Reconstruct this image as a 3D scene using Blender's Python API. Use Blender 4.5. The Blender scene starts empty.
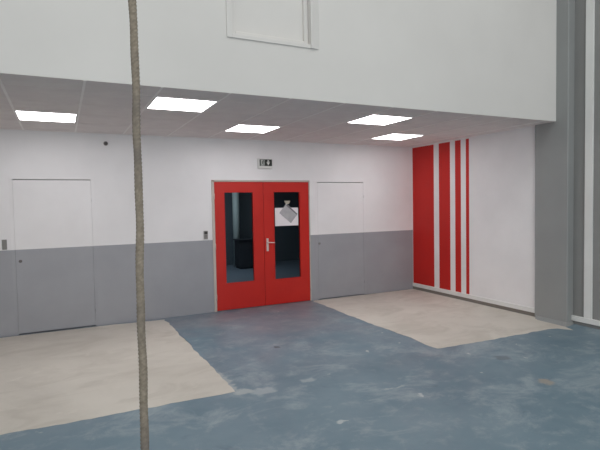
import bpy, bmesh, math, random
from mathutils import Vector, Matrix

random.seed(7)
sc = bpy.context.scene
COL = sc.collection

# ------------------------------------------------------------------ helpers
def lin(c):
    c = c / 255.0
    return c / 12.92 if c <= 0.04045 else ((c + 0.055) / 1.055) ** 2.4

def rgb(r, g, b):
    return (lin(r), lin(g), lin(b), 1.0)

def new_mat(name):
    m = bpy.data.materials.new(name)
    m.use_nodes = True
    nt = m.node_tree
    return m, nt, nt.nodes['Principled BSDF']

def coords(nt, scale=(1, 1, 1)):
    tc = nt.nodes.new('ShaderNodeTexCoord')
    mp = nt.nodes.new('ShaderNodeMapping')
    mp.inputs['Scale'].default_value = scale
    nt.links.new(tc.outputs['Object'], mp.inputs['Vector'])
    return mp.outputs['Vector']

def noise(nt, vec, scale, detail=4, rough=0.55, dist=0.0):
    n = nt.nodes.new('ShaderNodeTexNoise')
    n.inputs['Scale'].default_value = scale
    n.inputs['Detail'].default_value = detail
    n.inputs['Roughness'].default_value = rough
    n.inputs['Distortion'].default_value = dist
    nt.links.new(vec, n.inputs['Vector'])
    return n.outputs['Fac']

def ramp(nt, fac, a, b, ca=(0, 0, 0, 1), cb=(1, 1, 1, 1)):
    r = nt.nodes.new('ShaderNodeValToRGB')
    r.color_ramp.elements[0].position = a
    r.color_ramp.elements[1].position = b
    r.color_ramp.elements[0].color = ca
    r.color_ramp.elements[1].color = cb
    nt.links.new(fac, r.inputs['Fac'])
    return r.outputs['Color']

def mix(nt, fac, a, b):
    n = nt.nodes.new('ShaderNodeMix')
    n.data_type = 'RGBA'
    for s, v in ((0, fac), (6, a), (7, b)):
        if hasattr(v, 'is_output'):
            nt.links.new(v, n.inputs[s])
        else:
            n.inputs[s].default_value = v
    return n.outputs[2]

def mul(nt, a, k):
    n = nt.nodes.new('ShaderNodeMath')
    n.operation = 'MULTIPLY'
    nt.links.new(a, n.inputs[0])
    if hasattr(k, 'is_output'):
        nt.links.new(k, n.inputs[1])
    else:
        n.inputs[1].default_value = k
    return n.outputs[0]

def bump(nt, bs, height, strength=0.1, dist=0.01):
    b = nt.nodes.new('ShaderNodeBump')
    b.inputs['Strength'].default_value = strength
    b.inputs['Distance'].default_value = dist
    nt.links.new(height, b.inputs['Height'])
    nt.links.new(b.outputs['Normal'], bs.inputs['Normal'])

def paint(name, c1, c2=None, rough=0.6, scale=2.5, metallic=0.0, bmp=0.0, bscale=180):
    m, nt, bs = new_mat(name)
    v = coords(nt)
    f = noise(nt, v, scale, 5)
    c2 = c2 or tuple(min(1, x * 1.06) for x in c1[:3]) + (1,)
    nt.links.new(ramp(nt, f, 0.35, 0.65, c1, c2), bs.inputs['Base Color'])
    bs.inputs['Roughness'].default_value = rough
    bs.inputs['Metallic'].default_value = metallic
    if bmp:
        bump(nt, bs, noise(nt, v, bscale, 2), bmp, 0.002)
    return m

# ------------------------------------------------------------------ materials
WHITE = paint('white_wall_paint', rgb(228, 226, 228), rgb(234, 232, 234), 0.65, 1.5, 0, 0.15)
UPPER = paint('white_upper_wall_paint', rgb(219, 216, 213), rgb(225, 222, 219), 0.7, 0.8, 0, 0.1)
GREY = paint('grey_wall_paint', rgb(150, 151, 157), rgb(156, 157, 163), 0.5, 1.8, 0, 0.15)
PGREY = paint('grey_pillar_paint', rgb(146, 148, 148), rgb(152, 154, 154), 0.45, 1.3, 0, 0.1)
HGREY = paint('grey_hall_panel', rgb(138, 138, 137), rgb(145, 145, 144), 0.55, 1.0)
RED = paint('red_door_paint', rgb(188, 25, 14), rgb(195, 30, 17), 0.42, 3.0, 0, 0.05)
STRIPE = paint('red_stripe_paint', rgb(188, 22, 14), rgb(194, 26, 17), 0.55, 2.0)
TRIM = paint('white_trim', rgb(222, 222, 221), None, 0.45)
TRIMD = paint('white_hall_trim', rgb(226, 226, 224), None, 0.45)
METAL = paint('pale_frame_metal', rgb(188, 178, 170), None, 0.4, 4)
STEEL = paint('handle_steel', rgb(222, 208, 204), None, 0.35, 6, 0.4)
GAPSHADE = paint('gap_shade_paint', rgb(132, 125, 119), None, 0.7)
TILE = paint('ceiling_tile', rgb(226, 217, 216), rgb(232, 224, 222), 0.9, 5, 0, 0.3, 260)
TBAR = paint('ceiling_bar', rgb(240, 234, 232), None, 0.6)
LFRAME = paint('lamp_rim', rgb(225, 222, 220), None, 0.5)
DARKP = paint('dark_plastic', rgb(52, 47, 46), None, 0.45)
MIDP = paint('grey_plastic', rgb(128, 124, 122), None, 0.5)
MIDD = paint('dark_grey_plastic', rgb(92, 86, 85), None, 0.45)
SWP = paint('switch_plate', rgb(170, 166, 164), None, 0.5)
SIGNW = paint('sign_white', rgb(235, 235, 232), None, 0.5)
SIGNB = paint('sign_box', rgb(214, 213, 211), None, 0.5)
SIGND = paint('sign_dark', rgb(42, 44, 42), None, 0.5)
SIGNG = paint('sign_grey', rgb(176, 180, 176), None, 0.5)
PAPER = paint('paper', rgb(232, 226, 230), None, 0.8)
CARD = paint('grey_card', rgb(168, 166, 172), rgb(182, 181, 183), 0.55, 14)
CARDD = paint('grey_card_dark', rgb(118, 117, 124), None, 0.55)
TAPE = paint('beige_tape', rgb(170, 164, 150), None, 0.5)
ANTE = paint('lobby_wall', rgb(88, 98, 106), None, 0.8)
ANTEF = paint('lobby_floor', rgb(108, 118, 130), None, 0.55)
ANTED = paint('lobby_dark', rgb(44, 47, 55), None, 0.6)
REFLPOST = paint('reflection_post', rgb(188, 198, 196), None, 0.5)
HALLW = paint('hall_wall', rgb(188, 184, 178), None, 0.8)

def glass_mat():
    m, nt, bs = new_mat('door_glass')
    bs.inputs['Base Color'].default_value = (0.82, 0.88, 0.9, 1)
    bs.inputs['Roughness'].default_value = 0.02
    bs.inputs['IOR'].default_value = 1.12
    bs.inputs['Transmission Weight'].default_value = 1.0
    return m
GLASS = glass_mat()

def lamp_mat():
    m, nt, bs = new_mat('lamp_diffuser')
    bs.inputs['Base Color'].default_value = (0.9, 0.9, 0.9, 1)
    bs.inputs['Emission Color'].default_value = (1.0, 0.97, 0.97, 1)
    bs.inputs['Emission Strength'].default_value = 9.2
    return m
LAMP = lamp_mat()

STAINS_AND_LIGHT = [  # x, y, half sizes, colour, strength
    (0.363, -2.078, 0.035, 0.05, rgb(52, 58, 66), 0.9),
    (2.05, -4.257, 0.085, 0.10, rgb(160, 150, 138), 0.8),
    (2.253, -3.598, 0.11, 0.09, rgb(72, 84, 94), 0.6),
    (0.21, -3.18, 0.09, 0.06, rgb(180, 187, 190), 0.5),
    (-0.25, -3.23, 0.14, 0.10, rgb(176, 182, 186), 0.6),
    (-0.47, -2.85, 0.05, 0.42, rgb(178, 182, 182), 0.55),
    (-0.40, -3.16, 0.10, 0.08, rgb(186, 189, 188), 0.6),
    (0.79, -3.72, 0.16, 0.022, rgb(168, 176, 180), 0.6),
    (0.875, -3.95, 0.03, 0.03, rgb(196, 200, 200), 0.7),
    (0.04, -4.07, 0.05, 0.03, rgb(200, 203, 203), 0.7),
    (-0.1, -0.5, 0.5, 0.35, rgb(150, 150, 156), 0.35),
    (1.0, -1.1, 0.9, 0.6, rgb(128, 126, 134), 0.45),  # grey-purple lighting patch by the door, put into the floor colour
]

def floor_blue():
    m, nt, bs = new_mat('worn_blue_floor')
    v = coords(nt)
    base = ramp(nt, noise(nt, v, 0.9, 6, 0.6, 0.6), 0.33, 0.68, rgb(97, 121, 135), rgb(117, 138, 150))
    # cloudy scuffs where the coating has worn pale
    sc1 = mul(nt, ramp(nt, noise(nt, coords(nt, (1.0, 1.3, 1)), 1.5, 10, 0.74, 0.5), 0.51, 0.63), 0.62)
    c = mix(nt, sc1, base, rgb(156, 167, 174))
    # greyer wear trodden in from the doors
    sx = nt.nodes.new('ShaderNodeSeparateXYZ')
    nt.links.new(v, sx.inputs[0])
    mr = nt.nodes.new('ShaderNodeMapRange')
    mr.inputs['From Min'].default_value = -3.6
    mr.inputs['From Max'].default_value = -0.6
    nt.links.new(sx.outputs['Y'], mr.inputs['Value'])
    g = mul(nt, mul(nt, ramp(nt, noise(nt, coords(nt, (0.8, 1.0, 1)), 1.4, 6, 0.6, 0.6), 0.36, 0.60), mr.outputs[0]), 0.75)
    c = mix(nt, g, c, rgb(128, 128, 137))
    # darker damp blotches
    d = mul(nt, ramp(nt, noise(nt, coords(nt, (1.3, 2.2, 1)), 2.6, 5, 0.6, 0.8), 0.63, 0.74), 0.4)
    c = mix(nt, d, c, rgb(70, 88, 104))
    # pale rubbed areas where the two bare patches and the walkway meet
    e = mul(nt, ramp(nt, noise(nt, coords(nt, (1.0, 1.0, 1)), 4.5, 9, 0.7, 0.3), 0.54, 0.68), 0.38)
    c = mix(nt, e, c, rgb(160, 168, 174))
    # small pale chips
    vo = nt.nodes.new('ShaderNodeTexVoronoi')
    vo.inputs['Scale'].default_value = 3.6
    vo.inputs['Randomness'].default_value = 1.0
    w = nt.nodes.new('ShaderNodeVectorMath')
    w.operation = 'ADD'
    nz = nt.nodes.new('ShaderNodeTexNoise')
    nz.inputs['Scale'].default_value = 14
    nt.links.new(v, nz.inputs['Vector'])
    ms = nt.nodes.new('ShaderNodeVectorMath')
    ms.operation = 'SCALE'
    ms.inputs['Scale'].default_value = 0.12
    nt.links.new(nz.outputs['Color'], ms.inputs[0])
    nt.links.new(v, w.inputs[0])
    nt.links.new(ms.outputs[0], w.inputs[1])
    nt.links.new(w.outputs[0], vo.inputs['Vector'])
    chip = ramp(nt, vo.outputs['Distance'], 0.035, 0.075, (1, 1, 1, 1), (0, 0, 0, 1))
    gate = ramp(nt, noise(nt, v, 1.1, 2), 0.42, 0.52)
    c = mix(nt, mul(nt, mul(nt, chip, gate), 0.8), c, rgb(196, 198, 196))
    # single stains, rubbed spots and the lighting patch painted by the door
    for (px, py, rx, ry, col, k) in STAINS_AND_LIGHT:
        mp = nt.nodes.new('ShaderNodeMapping')
        mp.vector_type = 'TEXTURE'
        mp.inputs['Location'].default_value = (px, py, 0)
        mp.inputs['Scale'].default_value = (rx, ry, 1)
        nt.links.new(w.outputs[0], mp.inputs['Vector'])
        ln = nt.nodes.new('ShaderNodeVectorMath')
        ln.operation = 'LENGTH'
        nt.links.new(mp.outputs[0], ln.inputs[0])
        c = mix(nt, mul(nt, ramp(nt, ln.outputs['Value'], 0.55, 1.0, (1, 1, 1, 1), (0, 0, 0, 1)), k), c, col)
    nt.links.new(c, bs.inputs['Base Color'])
    rr = ramp(nt, noise(nt, v, 3.0, 5), 0.3, 0.7, (0.36, 0.36, 0.36, 1), (0.58, 0.58, 0.58, 1))
    nt.links.new(rr, bs.inputs['Roughness'])
    bump(nt, bs, noise(nt, v, 22, 4), 0.12, 0.004)
    return m
BLUE = floor_blue()

def floor_beige():
    m, nt, bs = new_mat('bare_beige_screed')
    v = coords(nt)
    c = ramp(nt, noise(nt, v, 0.8, 6, 0.6, 0.5), 0.3, 0.7, rgb(193, 187, 178), rgb(212, 206, 197))
    k = mul(nt, ramp(nt, noise(nt, coords(nt, (1, 1.8, 1)), 1.6, 7, 0.62, 0.9), 0.48, 0.66), 0.6)
    c = mix(nt, k, c, rgb(182, 175, 165))
    k2 = mul(nt, ramp(nt, noise(nt, coords(nt, (1, 1.6, 1)), 3.1, 7, 0.62, 0.9), 0.64, 0.74), 0.5)
    c = mix(nt, k2, c, rgb(222, 217, 208))
    nt.links.new(c, bs.inputs['Base Color'])
    bs.inputs['Roughness'].default_value = 0.6
    bump(nt, bs, noise(nt, v, 40, 4), 0.1, 0.003)
    return m
BEIGE = floor_beige()

def rope_mat():
    m, nt, bs = new_mat('hemp_rope')
    v = coords(nt)
    c = ramp(nt, noise(nt, v, 60, 4), 0.3, 0.7, rgb(128, 118, 104), rgb(160, 149, 134))
    k = mul(nt, ramp(nt, noise(nt, coords(nt, (0.4, 0.4, 1)), 3.2, 3), 0.5, 0.66), 0.6)
    c = mix(nt, k, c, rgb(108, 102, 100))
    nt.links.new(c, bs.inputs['Base Color'])
    bs.inputs['Roughness'].default_value = 0.95
    return m
ROPE = rope_mat()

# ------------------------------------------------------------------ mesh tools
def add_box(bm, x0, x1, y0, y1, z0, z1, mi=0):
    vs = [bm.verts.new((x, y, z)) for x in (x0, x1) for y in (y0, y1) for z in (z0, z1)]
    for q in ((0, 1, 3, 2), (4, 6, 7, 5), (0, 4, 5, 1), (2, 3, 7, 6), (0, 2, 6, 4), (1, 5, 7, 3)):
        f = bm.faces.new([vs[i] for i in q])
        f.material_index = mi
    return vs

def add_cyl(bm, p0, p1, r0, r1=None, n=20, mi=0, caps=True):
    p0, p1 = Vector(p0), Vector(p1)
    r1 = r0 if r1 is None else r1
    d = (p1 - p0).normalized()
    a = d.orthogonal().normalized()
    b = d.cross(a)
    A = [bm.verts.new(p0 + (a * math.cos(t) + b * math.sin(t)) * r0) for t in [2 * math.pi * i / n for i in range(n)]]
    B = [bm.verts.new(p1 + (a * math.cos(t) + b * math.sin(t)) * r1) for t in [2 * math.pi * i / n for i in range(n)]]
    for i in range(n):
        f = bm.faces.new((A[i], A[(i + 1) % n], B[(i + 1) % n], B[i]))
        f.material_index = mi
        f.smooth = True
    if caps:
        bm.faces.new(A[::-1]).material_index = mi
        bm.faces.new(B).material_index = mi

def add_prism(bm, pts, axis_from, axis_to, frame, mi=0):
    """extrude 2-D outline pts along the frame's third axis"""
    o, ux, uy, uz = frame
    lo = [bm.verts.new(o + ux * p[0] + uy * p[1] + uz * axis_from) for p in pts]
    hi = [bm.verts.new(o + ux * p[0] + uy * p[1] + uz * axis_to) for p in pts]
    n = len(pts)
    for i in range(n):
        bm.faces.new((lo[i], lo[(i + 1) % n], hi[(i + 1) % n], hi[i])).material_index = mi
    bm.faces.new(lo[::-1]).material_index = mi
    bm.faces.new(hi).material_index = mi

def obj(name, bm, mats, parent=None, bevel=0.0, segs=2):
    bmesh.ops.recalc_face_normals(bm, faces=bm.faces[:])
    me = bpy.data.meshes.new(name)
    bm.to_mesh(me)
    bm.free()
    for m in (mats if isinstance(mats, (list, tuple)) else [mats]):
        me.materials.append(m)
    o = bpy.data.objects.new(name, me)
    COL.objects.link(o)
    if parent:
        bpy.context.view_layer.update()
        me.transform(Matrix.Translation(-parent.matrix_world.translation))
        o.parent = parent
    if bevel:
        b = o.modifiers.new('Bevel', 'BEVEL')
        b.width = bevel
        b.segments = segs
        b.limit_method = 'ANGLE'
    return o

def empty(name, loc):
    o = bpy.data.objects.new(name, None)
    o.empty_display_size = 0.1
    COL.objects.link(o)
    o.location = loc
    bpy.context.view_layer.update()
    return o

def tag(o, label, cat, group=None, kind=None):
    o['label'] = label
    o['category'] = cat
    if group:
        o['group'] = group
    if kind:
        o['kind'] = kind
    return o

def box_obj(name, dims, mat, parent=None, bevel=0.0):
    bm = bmesh.new()
    add_box(bm, *dims)
    return obj(name, bm, mat, parent, bevel)

def panel_wall(bm, us, zs, holes, place, mi_of):
    """slab with openings: us, zs break lines; holes = (u0,u1,z0,z1); place(u, depth(0/1), z) -> point"""
    def inside(u, z):
        return any(h[0] < u < h[1] and h[2] < z < h[3] for h in holes)
    def cell(i, j):
        if i < 0 or j < 0 or i >= len(us) - 1 or j >= len(zs) - 1:
            return False
        return not inside((us[i] + us[i + 1]) / 2, (zs[j] + zs[j + 1]) / 2)
    cache = {}
    def v(i, d, j):
        k = (i, d, j)
        if k not in cache:
            cache[k] = bm.verts.new(place(us[i], d, zs[j]))
        return cache[k]
    for i in range(len(us) - 1):
        for j in range(len(zs) - 1):
            if not cell(i, j):
                continue
            mi = mi_of(zs[j])
            fs = [bm.faces.new((v(i, 0, j), v(i + 1, 0, j), v(i + 1, 0, j + 1), v(i, 0, j + 1))),
                  bm.faces.new((v(i, 1, j), v(i, 1, j + 1), v(i + 1, 1, j + 1), v(i + 1, 1, j)))]
            if not cell(i - 1, j):
                fs.append(bm.faces.new((v(i, 0, j), v(i, 0, j + 1), v(i, 1, j + 1), v(i, 1, j))))
            if not cell(i + 1, j):
                fs.append(bm.faces.new((v(i + 1, 0, j), v(i + 1, 1, j), v(i + 1, 1, j + 1), v(i + 1, 0, j + 1))))
            if not cell(i, j - 1):
                fs.append(bm.faces.new((v(i, 0, j), v(i, 1, j), v(i + 1, 1, j), v(i + 1, 0, j))))
            if not cell(i, j + 1):
                fs.append(bm.faces.new((v(i, 0, j + 1), v(i + 1, 0, j + 1), v(i + 1, 1, j + 1), v(i, 1, j + 1))))
            for f in fs:
                f.material_index = mi

# ------------------------------------------------------------------ dimensions (metres; back wall is y = 0, +x to its right)
H = 2.636            # underside of the low ceiling
YF = -2.936          # face of the upper wall above the recess
XR = 4.021           # striped wall of the recess
XP = 3.987           # side face of the pillar
XH = 4.105           # hall wall beyond the pillar
ZW = 1.102           # top of the grey paint
XL, YB, ZT = -9.0, -15.0, 6.6

# ------------------------------------------------------------------ shell
box_obj('floor', (XL - 0.2, XH + 0.3, YB - 0.2, 0.15, -0.2, 0.0), BLUE)
tag(bpy.data.objects['floor'], 'worn blue coated hall floor with pale scuffs', 'floor', kind='structure')

def ragged(pts, step=0.06, amp=0.012, seed=1):
    rnd = random.Random(seed)
    out = []
    n = len(pts)
    for i in range(n):
        a, b = Vector(pts[i][:2]), Vector(pts[(i + 1) % n][:2])
        rough = pts[i][2]
        L = (b - a).length
        k = max(1, int(L / step)) if rough else 1
        nrm = Vector((-(b - a).y, (b - a).x)).normalized()
        drift = 0.0
        for j in range(k):
            t = j / k
            off = 0.0
            if rough and j:
                drift = 0.75 * drift + rnd.uniform(-1, 1) * amp
                off = drift
            out.append(a.lerp(b, t) + nrm * off)
    return out

def patch(name, pts, label, seed):
    bm = bmesh.new()
    q = ragged(pts, seed=seed)
    up = [bm.verts.new((p.x, p.y, 0.0025)) for p in q]
    dn = [bm.verts.new((p.x, p.y, 0.0)) for p in q]
    n = len(q)
    bm.faces.new(up)
    for i in range(n):
        bm.faces.new((dn[i], dn[(i + 1) % n], up[(i + 1) % n], up[i]))
    bmesh.ops.triangulate(bm, faces=[f for f in bm.faces if len(f.verts) > 4])
    tag(obj(name, bm, BEIGE), label, 'floor', kind='structure')

patch('floor_patch', [(XL, -0.03, 0), (XL, -3.15, 1), (-2.3, -3.14, 1), (-0.535, -3.18, 1), (-0.56, -0.11, 1), (-1.3, -0.05, 0)],
      'bare beige floor area in front of the plain flush door behind the rope', 3)
patch('floor_patch', [(1.90, -0.03, 0), (1.862, -0.09, 1), (1.838, -3.08, 1), (2.59, -3.124, 1), (3.32, -3.124, 1), (3.71, -3.17, 1), (3.80, -3.32, 0), (3.86, -3.17, 0), (3.88, -2.75, 0), (4.0, -2.62, 0), (4.0, -0.02, 0)],
      'bare beige floor area below the red striped wall', 5)

# back wall with three openings
D1 = (0.210, 1.867, 0.0, 2.008)
D2 = (-2.415, -1.440, 0.0, 2.020)
D3 = (1.985, 2.965, 0.0, 1.995)
bm = bmesh.new()
panel_wall(bm, [XL, D2[0], D2[1], D1[0], D1[1], D3[0], D3[1], XR + 0.1], [0, ZW, D3[3], D1[3], D2[3], H + 0.1], [D1, D2, D3],
           lambda u, d, z: (u, 0.12 * d, z), lambda z: 1 if z < ZW - 0.01 else 0)
tag(obj('wall_back', bm, [WHITE, GREY]), 'recess back wall painted white above and grey below', 'wall', kind='structure')

# right wall of the recess with its red stripes
bm = bmesh.new()
add_box(bm, XR, XR + 0.18, -2.8, 0.12, 0.0, H + 0.1)
wr = obj('wall_right', bm, WHITE)
tag(wr, 'white side wall of the recess with red vertical stripes', 'wall', kind='structure')
for y0, y1, lab in ((-0.577, -0.012, 'widest red stripe next to the corner'), (-0.973, -0.709, 'second widest red stripe'),
                    (-1.216, -1.092, 'narrow red stripe'), (-1.395, -1.331, 'narrowest red stripe')):
    s = box_obj('red_stripe', (XR - 0.003, XR + 0.002, y0, y1, 0.10, H - 0.022), STRIPE, wr)
    s['label'] = lab
bm = bmesh.new()
add_box(bm, XR - 0.020, XR + 0.002, -2.66, -0.004, 0.052, 0.118)
tag(obj('baseboard_right', bm, TRIM, None, 0.004), 'white baseboard under the red striped wall', 'baseboard', kind='structure')
bm = bmesh.new()
add_box(bm, XR - 0.006, XR + 0.002, -2.66, -0.004, 0.0, 0.052)  # strip coloured dark to paint in the shadow gap under the baseboard
tag(obj('trim_1', bm, GAPSHADE), 'dark strip painting in the shaded gap below the striped wall baseboard', 'trim', kind='structure')

# pillar
bm = bmesh.new()
add_box(bm, XP, XP + 0.30, -3.105, -2.62, 0.0, ZT)
tag(obj('pillar', bm, PGREY, None, 0.012, 3), 'tall grey painted pillar at the end of the striped wall', 'pillar', kind='structure')
# mortar fillet at the foot of the pillar
bm = bmesh.new()
pr = [(-2.64, 0.0), (-2.64, 0.05), (-3.13, 0.05), (-3.22, 0.0)]
for (xa, xb, ya, yb) in ((3.87, XP + 0.002, -2.66, -3.20),):
    P = [(3.90, -2.70, 0.0), (XP + 0.003, -2.63, 0.0), (XP + 0.003, -3.07, 0.0), (XP + 0.115, -3.07, 0.0), (XP + 0.115, -3.125, 0.0), (XP - 0.03, -3.17, 0.0), (3.86, -3.17, 0.0)]
    Q = [(XP - 0.010, -2.66, 0.028), (XP + 0.003, -2.63, 0.028), (XP + 0.003, -3.07, 0.028), (XP + 0.115, -3.07, 0.028), (XP + 0.115, -3.110, 0.028), (XP - 0.005, -3.112, 0.028), (XP - 0.010, -3.108, 0.028)]
    a = [bm.verts.new(p) for p in P]
    b = [bm.verts.new(p) for p in Q]
    for i in range(7):
        bm.faces.new((a[i], a[(i + 1) % 7], b[(i + 1) % 7], b[i]))
    bm.faces.new(b)
    bm.faces.new(a[::-1])
bmesh.ops.triangulate(bm, faces=bm.faces[:])
tag(obj('trim_2', bm, PGREY), 'low sloped grey fillet around the foot of the pillar', 'trim', kind='structure')

# hall wall beyond the pillar
bm = bmesh.new()
add_box(bm, XH, XH + 0.2, YB, -3.0, 0.0, ZT)
tag(obj('wall_hall', bm, HGREY), 'grey hall wall beyond the pillar', 'wall', kind='structure')
bm = bmesh.new()
add_box(bm, XH - 0.030, XH + 0.002, YB, -3.09, 0.045, 0.112)
tag(obj('baseboard_hall', bm, TRIMD, None, 0.004), 'white baseboard of the grey hall wall beside the pillar', 'baseboard', kind='structure')
bm = bmesh.new()
add_box(bm, XH - 0.022, XH + 0.002, -3.364, -3.264, 0.112, ZT)
tag(obj('trim_3', bm, TRIMD, None, 0.003), 'tall white vertical cover strip on the grey hall wall', 'trim', kind='structure')

# upper wall above the recess, with the opening of the blank panel
HX0, HX1, HZ0, HZ1 = -0.405, 0.390, 3.170, 4.33
bm = bmesh.new()
panel_wall(bm, [XL, HX0, HX1, XP + 0.01], [H + 0.002, HZ0, HZ1, ZT], [(HX0, HX1, HZ0, HZ1)],
           lambda u, d, z: (u, YF + 0.16 * d, z), lambda z: 0)
tag(obj('wall_upper', bm, UPPER), 'plain white upper wall overhanging the recess', 'wall', kind='structure')

# blank framed panel
ht = empty('access_hatch', ((HX0 + HX1) / 2, YF, HZ0))
tag(ht, 'white framed blank panel set high in the upper wall', 'hatch')
bm = bmesh.new()
y0, y1 = YF - 0.014, YF + 0.002
add_box(bm, HX0 - 0.048, HX0, y0, y1, HZ0 - 0.038, HZ1 + 0.05)
add_prism(bm, [(HX1, y0 - 0.012), (HX1 + 0.012, y0 - 0.012), (HX1 + 0.098, YF - 0.003), (HX1 + 0.098, y1), (HX1, y1)], HZ0 - 0.038, HZ1 + 0.05,
          (Vector((0, 0, 0)), Vector((1, 0, 0)), Vector((0, 1, 0)), Vector((0, 0, 1))))
add_box(bm, HX0, HX1, y0, y1, HZ0 - 0.038, HZ0)
add_box(bm, HX0, HX1, y0, y1, HZ1, HZ1 + 0.05)
obj('casing', bm, UPPER, ht, 0.004)
bm = bmesh.new()
a0, a1 = HX0 + 0.002, HX1 - 0.002
for (xa, xb, za, zb) in ((a0, a0 + 0.045, HZ0 + 0.002, HZ1 - 0.002), (a1 - 0.045, a1, HZ0 + 0.002, HZ1 - 0.002),
                         (a0 + 0.045, a1 - 0.045, HZ0 + 0.002, HZ0 + 0.040), (a0 + 0.045, a1 - 0.045, HZ1 - 0.042, HZ1 - 0.002)):
    add_box(bm, xa, xb, YF + 0.034, YF + 0.10, za, zb)
obj('inner_frame', bm, UPPER, ht, 0.004)
box_obj('panel', (a0 + 0.04, a1 - 0.04, YF + 0.060, YF + 0.085, HZ0 + 0.035, HZ1 - 0.037), UPPER, ht)

# low ceiling: one mesh, tiles and bars
GX, GY = -2.236, -1.377
bm = bmesh.new()
add_box(bm, XL, XR + 0.05, YF + 0.002, 0.05, H, H + 0.08)
k = -12
x = GX - 12 * 0.602
while x < XR:
    if x > XL:
        add_box(bm, x - 0.010, x + 0.010, YF + 0.004, 0.0, H - 0.004, H + 0.001, 1)
    x += 0.602
y = GY - 2 * 0.6
while y < -0.05:
    add_box(bm, XL, XR, y - 0.008, y + 0.008, H - 0.0025, H + 0.001, 0)
    y += 0.6
add_box(bm, XL, XR, -0.022, 0.0, H - 0.003, H + 0.001, 1)
add_box(bm, XR - 0.022, XR, YF + 0.004, 0.0, H - 0.0028, H + 0.001, 1)
tag(obj('ceiling', bm, [TILE, TBAR]), 'low grey tiled ceiling of the recess', 'ceiling', kind='structure')

# unseen rest of the hall and the lobby behind the doors
tag(box_obj('wall_left', (XL - 0.2, XL, YB, 0.12, 0, ZT), HALLW), 'far side wall of the hall', 'wall', kind='structure')
tag(box_obj('wall_rear', (XL - 0.2, XH + 0.2, YB - 0.2, YB, 0, ZT), HALLW), 'rear wall of the hall', 'wall', kind='structure')
tag(box_obj('ceiling_hall', (XL - 0.2, XH + 0.3, YB - 0.2, YF + 0.16, ZT, ZT + 0.15), HALLW), 'high ceiling of the hall', 'ceiling', kind='structure')
bm = bmesh.new()
add_box(bm, -3.2, 7.4, 5.5, 5.6, 0, H)
add_box(bm, -3.3, -3.2, 0.12, 5.6, 0, H)
add_box(bm, 7.3, 7.4, 0.12, 5.6, 0, H)
add_box(bm, 4.2, 7.4, 0.13, 0.2, 0, H)
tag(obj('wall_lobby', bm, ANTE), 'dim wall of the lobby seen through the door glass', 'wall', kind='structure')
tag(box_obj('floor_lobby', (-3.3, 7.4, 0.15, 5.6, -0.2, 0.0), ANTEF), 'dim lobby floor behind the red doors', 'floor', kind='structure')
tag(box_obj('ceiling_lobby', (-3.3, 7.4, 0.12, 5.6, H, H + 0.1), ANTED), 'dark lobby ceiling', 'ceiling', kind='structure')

# ------------------------------------------------------------------ red double door
d1 = empty('door_1', (1.04, 0.0, 0.0))
tag(d1, 'red double door with two tall glass panes', 'door', kind='structure')
bm = bmesh.new()
add_box(bm, 0.206, 0.247, -0.012, 0.10, 0.0, 2.008)
add_box(bm, 1.853, 1.871, -0.012, 0.10, 0.0, 2.008)
add_box(bm, 0.206, 1.871, -0.012, 0.10, 1.984, 2.012)
obj('door_frame', bm, METAL, d1, 0.003)
def leaf(x0, x1, g, hinge_x):
    bm = bmesh.new()
    z0, z1 = 0.010, 1.980
    gx0, gx1, gz0, gz1 = g
    ya, yb = -0.006, 0.038
    panel_wall(bm, [x0, gx0, gx1, x1], [z0, gz0, gz1, z1], [g], lambda u, d, z: (u, ya + (yb - ya) * d, z), lambda z: 0)
    lf = obj('door_leaf', bm, RED, d1, 0.003)
    bm = bmesh.new()
    for (a, b, c, d) in ((gx0 - 0.014, gx0 + 0.001, gz0 - 0.014, gz1 + 0.014), (gx1 - 0.001, gx1 + 0.014, gz0 - 0.014, gz1 + 0.014),
                         (gx0, gx1, gz0 - 0.014, gz0 + 0.004), (gx0, gx1, gz1 - 0.004, gz1 + 0.014)):
        add_box(bm, a, b, ya - 0.005, ya + 0.012, c, d)
    obj('glazing_bead', bm, RED, lf)
    bm = bmesh.new()
    add_box(bm, gx0, gx1, 0.012, 0.018, gz0, gz1)
    obj('glass_pane', bm, GLASS, lf)
    for hz in (0.22, 1.0, 1.76):
        bm = bmesh.new()
        add_cyl(bm, (hinge_x, -0.014, hz - 0.045), (hinge_x, -0.014, hz + 0.045), 0.008, n=12)
        obj('hinge', bm, METAL, lf)
    return lf
leaf(0.250, 1.040, (0.404, 0.862, 0.422, 1.822), 0.243)
rl = leaf(1.045, 1.850, (1.222, 1.680, 0.416, 1.824), 1.856)
bm = bmesh.new()
add_box(bm, 1.080, 1.116, -0.014, -0.005, 0.880, 1.085)
add_cyl(bm, (1.098, -0.014, 1.022), (1.098, -0.060, 1.022), 0.010)
add_cyl(bm, (1.092, -0.056, 1.022), (1.205, -0.056, 1.014), 0.0095, 0.008)
add_cyl(bm, (1.098, -0.013, 0.915), (1.098, -0.020, 0.915), 0.009)
obj('door_handle', bm, STEEL, rl, 0.002)
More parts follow.
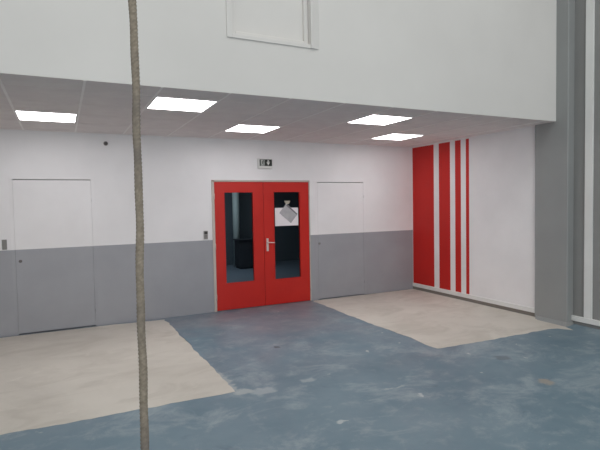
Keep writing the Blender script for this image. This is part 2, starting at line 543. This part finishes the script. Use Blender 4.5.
# meeting-edge cover strip
# ------------------------------------------------------------------ flush painted doors
def flush_door(name, d, x0, x1, zt, lockx, label):
    e = empty(name, ((x0 + x1) / 2, 0, 0))
    tag(e, label, 'door', kind='structure')
    bm = bmesh.new()
    for (a, b, z0, z1) in ((d[0] - 0.012, x0 - 0.002, 0.0, zt + 0.009), (x1 + 0.002, d[1] + 0.012, 0.0, zt + 0.010)):
        add_box(bm, a, b, -0.001, 0.09, z0, ZW, 1)
        add_box(bm, a, b, -0.001, 0.09, ZW, z1, 0)
    add_box(bm, d[0] - 0.012, d[1] + 0.012, -0.001, 0.09, zt + 0.010, d[3] + 0.012, 0)
    obj('door_frame', bm, [WHITE, GREY], e)
    bm = bmesh.new()
    add_box(bm, x0, x1, 0.0, 0.04, 0.014, ZW, 1)
    add_box(bm, x0, x1, 0.0, 0.04, ZW, zt, 0)
    lf = obj('door_leaf', bm, [WHITE, GREY], e)
    bm = bmesh.new()
    add_cyl(bm, (lockx, 0.004, 0.952), (lockx, -0.006, 0.952), 0.020, n=24)
    add_box(bm, lockx - 0.004, lockx + 0.004, -0.009, -0.005, 0.935, 0.962)
    obj('lock', bm, MIDD if x0 < 0 else MIDP, lf)
    hx = x1 + 0.002 if x0 < 0 else x1 + 0.002
    for hz in (0.25, 1.75):
        bm = bmesh.new()
        add_cyl(bm, (hx, -0.006, hz - 0.04), (hx, -0.006, hz + 0.04), 0.006, n=10, mi=0)
        obj('hinge', bm, GREY if hz < ZW else WHITE, lf)
flush_door('door_2', D2, -2.385, -1.468, 1.996, -2.333, 'plain flush door painted white over grey behind the rope')
flush_door('door_3', D3, 2.020, 2.930, 1.974, 2.045, 'plain flush door painted white over grey between red doors and stripes')

# ------------------------------------------------------------------ lamps in the low ceiling
def ceiling_light():
    e = empty('ceiling_light', (0, 0, H))
    bm = bmesh.new()
    o, i = 0.291, 0.281
    for (a, b, c, d) in ((-o, -i, -o, o), (i, o, -o, o), (-i, i, -o, -i), (-i, i, i, o)):
        add_box(bm, a, b, c, d, H - 0.008, H + 0.002)
    obj('lamp_frame', bm, LFRAME, e)
    bm = bmesh.new()
    add_box(bm, -i, i, -i, i, H - 0.006, H + 0.001)
    obj('diffuser', bm, LAMP, e)
    return e
first = ceiling_light()
lights = [(-1.940, -1.130, 'square lit ceiling panel above the plain flush door behind the rope'),
          (-0.732, -2.290, 'square lit ceiling panel just beside the hanging rope'),
          (0.475, -1.075, 'square lit ceiling panel above the red double door, close to the back wall'),
          (1.690, -2.240, 'lit ceiling panel near the upper wall edge, between red doors and striped wall'),
          (2.858, -1.065, 'square lit ceiling panel closest to the red striped wall')]
for n, (lx, ly, lab) in enumerate(lights):
    if n == 0:
        r = first
    else:
        r = first.copy()
        COL.objects.link(r)
        for ch in list(first.children):
            c = ch.copy()
            COL.objects.link(c)
            c.parent = r
    r.location = (lx, ly, H)
    tag(r, lab, 'ceiling light', 'square lit panels in the low ceiling')

# ------------------------------------------------------------------ things on the walls
def bx(bm, x0, x1, z0, z1, y0, y1, mi=0):
    add_box(bm, x0, x1, y0, y1, z0, z1, mi)

sg = empty('exit_sign', (1.075, 0.0, 2.27))
tag(sg, 'small emergency exit sign above the red double door', 'exit sign')
bm = bmesh.new()
bx(bm, 0.955, 1.200, 2.195, 2.350, -0.040, 0.0)
obj('sign_box', bm, SIGNB, sg, 0.008)
bm = bmesh.new()
bx(bm, 0.980, 1.188, 2.232, 2.335, -0.045, -0.038)
face = obj('sign_face', bm, SIGND, sg)
Fr = (Vector((0, 0, 0)), Vector((1, 0, 0)), Vector((0, 0, 1)), Vector((0, 1, 0)))
bm = bmesh.new()
bx(bm, 0.998, 1.060, 2.238, 2.328, -0.0470, -0.0445)                 # doorway
obj('doorway_symbol', bm, SIGNG, face)
bm = bmesh.new()
ya, yb = -0.0485, -0.0465
add_cyl(bm, (1.040, ya, 2.316), (1.040, yb, 2.316), 0.009, n=16)      # running figure: head
def limb(p, q, w):
    p, q = Vector(p), Vector(q)
    d = (q - p).normalized() * 1.0
    n = Vector((-d.y, d.x)) * w
    add_prism(bm, [tuple(p - n), tuple(q - n), tuple(q + n), tuple(p + n)], ya, yb, Fr)
limb((1.037, 2.306), (1.030, 2.276), 0.007)
limb((1.036, 2.302), (1.052, 2.292), 0.003)
limb((1.052, 2.292), (1.058, 2.300), 0.003)
limb((1.034, 2.301), (1.018, 2.296), 0.003)
limb((1.018, 2.296), (1.014, 2.284), 0.003)
limb((1.031, 2.278), (1.046, 2.264), 0.004)
limb((1.046, 2.264), (1.042, 2.244), 0.0035)
limb((1.029, 2.278), (1.020, 2.260), 0.004)
limb((1.020, 2.260), (1.004, 2.256), 0.0035)
obj('running_figure_symbol', bm, SIGND, face)
bm = bmesh.new()
add_prism(bm, [(1.117, 2.326), (1.131, 2.326), (1.131, 2.285), (1.152, 2.285), (1.124, 2.243), (1.096, 2.285), (1.117, 2.285)], -0.0475, -0.0445, Fr)
bmesh.ops.triangulate(bm, faces=[f for f in bm.faces if len(f.verts) > 4])
obj('arrow_symbol', bm, SIGNW, face)

sd = empty('wall_sensor', (-1.258, 0.0, 2.501))
tag(sd, 'small dark round sensor high on the white back wall', 'sensor')
bm = bmesh.new()
add_cyl(bm, (-1.258, 0.0, 2.501), (-1.258, -0.018, 2.501), 0.030, 0.027, n=28)
obj('base', bm, MIDP, sd)
bm = bmesh.new()
prev = None
for j in range(6):
    t = j / 6 * math.pi / 2
    t2 = (j + 1) / 6 * math.pi / 2
    add_cyl(bm, (-1.258, -0.016 - 0.028 * math.sin(t), 2.499), (-1.258, -0.016 - 0.028 * math.sin(t2), 2.499), 0.021 * math.cos(t), max(0.0006, 0.021 * math.cos(t2)), n=24, caps=False)
obj('dome', bm, MIDD, sd)

def switch(x0, x1, z0, z1, top, low, label):
    e = empty('light_switch', ((x0 + x1) / 2, 0, z0))
    tag(e, label, 'switch', 'switches on the back wall')
    bm = bmesh.new()
    bx(bm, x0, x1, z0, z1, -0.012, 0.0)
    obj('plate', bm, SWP if top is DARKP else MIDP, e, 0.004)
    zm = z0 + (z1 - z0) * 0.56
    for za, zb, m in ((zm + 0.004, z1 - 0.010, top), (z0 + 0.010, zm - 0.004, low)):
        bm = bmesh.new()
        bx(bm, x0 + 0.010, x1 - 0.008, za, zb, -0.020, -0.010)
        obj('rocker', bm, m, e, 0.003)
switch(0.067, 0.133, 1.118, 1.248, DARKP, MIDP, 'small two-part switch on white wall beside the red double door')
switch(-2.528, -2.474, 1.112, 1.240, MIDP, MIDP, 'small grey switch beside the flush door, just above the grey paint')

# notice and grey card on the right-hand glass
pn = bmesh.new()
bx(pn, 1.246, 1.660, 1.274, 1.566, 0.0100, 0.0115)
tag(obj('paper_notice', pn, PAPER), 'white landscape paper sheet on the glass of the red door', 'notice')
cx, cz = 1.486, 1.474
gc = empty('grey_card', (cx, 0.0085, cz))
tag(gc, 'tilted grey card taped over the white paper on the door glass', 'card')
ang = math.radians(-40.5)
ux = Vector((math.cos(ang), 0, math.sin(ang)))
uz = Vector((-math.sin(ang), 0, math.cos(ang)))
fr = (Vector((cx, 0.0, cz)), ux, uz, Vector((0, 1, 0)))
def rrect(w, h, r, n=5):
    out = []
    for (sx, sy, a0) in ((1, 1, 0), (-1, 1, 90), (-1, -1, 180), (1, -1, 270)):
        for i in range(n + 1):
            a = math.radians(a0 + 90 * i / n)
            out.append((sx * (w / 2 - r) + r * math.cos(a), sy * (h / 2 - r) + r * math.sin(a)))
    return out
bm = bmesh.new()
add_prism(bm, rrect(0.266, 0.196, 0.012), 0.0066, 0.0088, fr)
obj('card', bm, CARD, gc)
bm = bmesh.new()
add_prism(bm, [(-0.115, 0.072), (0.124, 0.072), (0.124, 0.092), (-0.115, 0.092)], 0.0055, 0.0068, fr)
o = obj('edge_band', bm, CARDD, gc)
o['label'] = 'darker band along the upper edge of the card'
bm = bmesh.new()
fr2 = (Vector((1.466, 0.0, 1.656)), Vector((1, 0, 0)), Vector((0, 0, 1)), Vector((0, 1, 0)))
add_prism(bm, [(-0.058, 0.024), (0.058, 0.024), (0.026, -0.030), (-0.026, -0.030)], 0.0045, 0.0115, fr2)
o = obj('tape', bm, TAPE, gc)
o['label'] = 'beige tape at the top corner'

# ------------------------------------------------------------------ lobby things behind the glass
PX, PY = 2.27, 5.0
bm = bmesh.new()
add_cyl(bm, (PX, PY, 0.0), (PX, PY, H), 0.088, n=24)  # added post, stands in for a pale reflection in the glass
tag(obj('reflection_post', bm, REFLPOST), 'added pale round post standing in for a reflection in the door glass', 'post')
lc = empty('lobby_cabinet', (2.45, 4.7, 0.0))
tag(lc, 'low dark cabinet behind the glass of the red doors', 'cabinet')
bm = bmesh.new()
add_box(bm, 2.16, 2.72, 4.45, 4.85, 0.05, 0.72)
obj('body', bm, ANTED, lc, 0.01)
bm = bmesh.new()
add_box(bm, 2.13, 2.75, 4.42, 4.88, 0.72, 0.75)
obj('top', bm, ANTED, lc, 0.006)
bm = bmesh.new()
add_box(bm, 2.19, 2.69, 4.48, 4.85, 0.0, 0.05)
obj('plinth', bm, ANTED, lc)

# ------------------------------------------------------------------ climbing rope
def rope():
    pts = [(0.03, -1.552), (0.56, -1.547), (1.223, -1.545), (1.741, -1.5375), (2.122, -1.5365), (2.497, -1.5385), (3.2, -1.54), (ZT, -1.54)]
    def cx_at(z):
        for i in range(len(pts) - 1):
            if z <= pts[i + 1][0]:
                t = (z - pts[i][0]) / (pts[i + 1][0] - pts[i][0])
                t = max(0, t)
                t = t * t * (3 - 2 * t)
                return pts[i][1] + (pts[i + 1][1] - pts[i][1]) * t
        return pts[-1][1]
    bm = bmesh.new()
    NS, STR, PITCH = 32, 4, 0.066
    rings = []
    z = 0.004
    rnd = random.Random(3)
    while z < ZT + 0.001:
        fat = 0.0172 - 0.0016 * max(0.0, min(1.0, (z - 1.5) / 0.8)) + 0.0006 * math.sin(z * 3.1) + 0.0005 * math.sin(z * 23)
        x = cx_at(z) + 0.0015 * math.sin(z * 9) + 0.001 * math.sin(z * 21 + 1)
        y = -5.008 + 0.002 * math.sin(z * 7 + 2)
        ring = []
        ph = 2 * math.pi * z / PITCH
        for i in range(NS):
            a = 2 * math.pi * i / NS
            lobe = abs(math.cos(STR / 2 * (a - ph)))
            r = fat * (0.80 + 0.25 * lobe ** 0.6) * (1 + rnd.uniform(-0.02, 0.02))
            ring.append(bm.verts.new((x + r * math.cos(a), y + r * math.sin(a), z)))
        rings.append(ring)
        z += 0.004 if z < 3.0 else 0.010
    for a, b in zip(rings, rings[1:]):
        for i in range(NS):
            f = bm.faces.new((a[i], a[(i + 1) % NS], b[(i + 1) % NS], b[i]))
            f.smooth = True
    bm.faces.new(rings[0][::-1])
    bm.faces.new(rings[-1])
    return obj('climbing_rope', bm, ROPE)
tag(rope(), 'thick twisted beige rope hanging down in front of everything', 'rope')

# ------------------------------------------------------------------ light
def area(name, loc, sx, sy, power, col=(1, 1, 1), rot=(0, 0, 0)):
    l = bpy.data.lights.new(name, 'AREA')
    l.shape = 'RECTANGLE'
    l.size, l.size_y = sx, sy
    l.energy = power
    l.color = col
    o = bpy.data.objects.new(name, l)
    COL.objects.link(o)
    o.location = loc
    o.rotation_euler = rot
    return o
for n, (x, y) in enumerate([(-5.5, -6.0), (-1.0, -6.0), (2.6, -6.0), (-5.5, -10.5), (-1.0, -10.5), (2.6, -10.5)]):
    area('hall_fill_light', (x, y, ZT - 0.05), 2.6, 2.0, 55, (0.97, 1.0, 0.99))  # added overhead fill
area('rear_fill_light', (-2.5, YB + 0.05, 2.3), 10.0, 3.4, 420, (0.99, 1.0, 1.0), (math.radians(90), 0, 0))  # added fill behind the camera to lift the low ceiling, no window there
area('lobby_fill_light', (1.2, 3.6, H - 0.05), 1.2, 0.6, 26.0, (0.8, 0.92, 1.0))  # added fill to brighten what shows through the door glass

w = bpy.data.worlds.new('World')
sc.world = w
w.use_nodes = True
w.node_tree.nodes['Background'].inputs['Color'].default_value = (0.6, 0.7, 0.8, 1)
w.node_tree.nodes['Background'].inputs['Strength'].default_value = 0.02

# ------------------------------------------------------------------ camera
yaw, pitch, roll = math.radians(26.1254), math.radians(-2.495), math.radians(-1.0496)
F = Vector((math.sin(yaw) * math.cos(pitch), math.cos(yaw) * math.cos(pitch), math.sin(pitch)))
R = Vector((math.cos(yaw), -math.sin(yaw), 0))
U = R.cross(F)
R2 = R * math.cos(roll) + U * math.sin(roll)
U2 = -R * math.sin(roll) + U * math.cos(roll)
cd = bpy.data.cameras.new('camera')
cd.sensor_width = 36.0
cd.lens = 485.94 / 600 * 36.0
cam = bpy.data.objects.new('camera', cd)
COL.objects.link(cam)
M = Matrix((R2, U2, -F)).transposed().to_4x4()
M.translation = Vector((-1.8394, -7.1864, 1.6259))
cam.matrix_world = M
sc.camera = cam

vs = sc.view_settings
vs.view_transform = 'Standard'
vs.look = 'None'
vs.gamma = 1.0
vs.exposure = 0.0
vs.use_curve_mapping = False
try:
    sc.cycles.use_denoising = True
    sc.cycles.max_bounces = 10
    sc.cycles.diffuse_bounces = 5
    sc.cycles.caustics_reflective = False
except Exception:
    pass
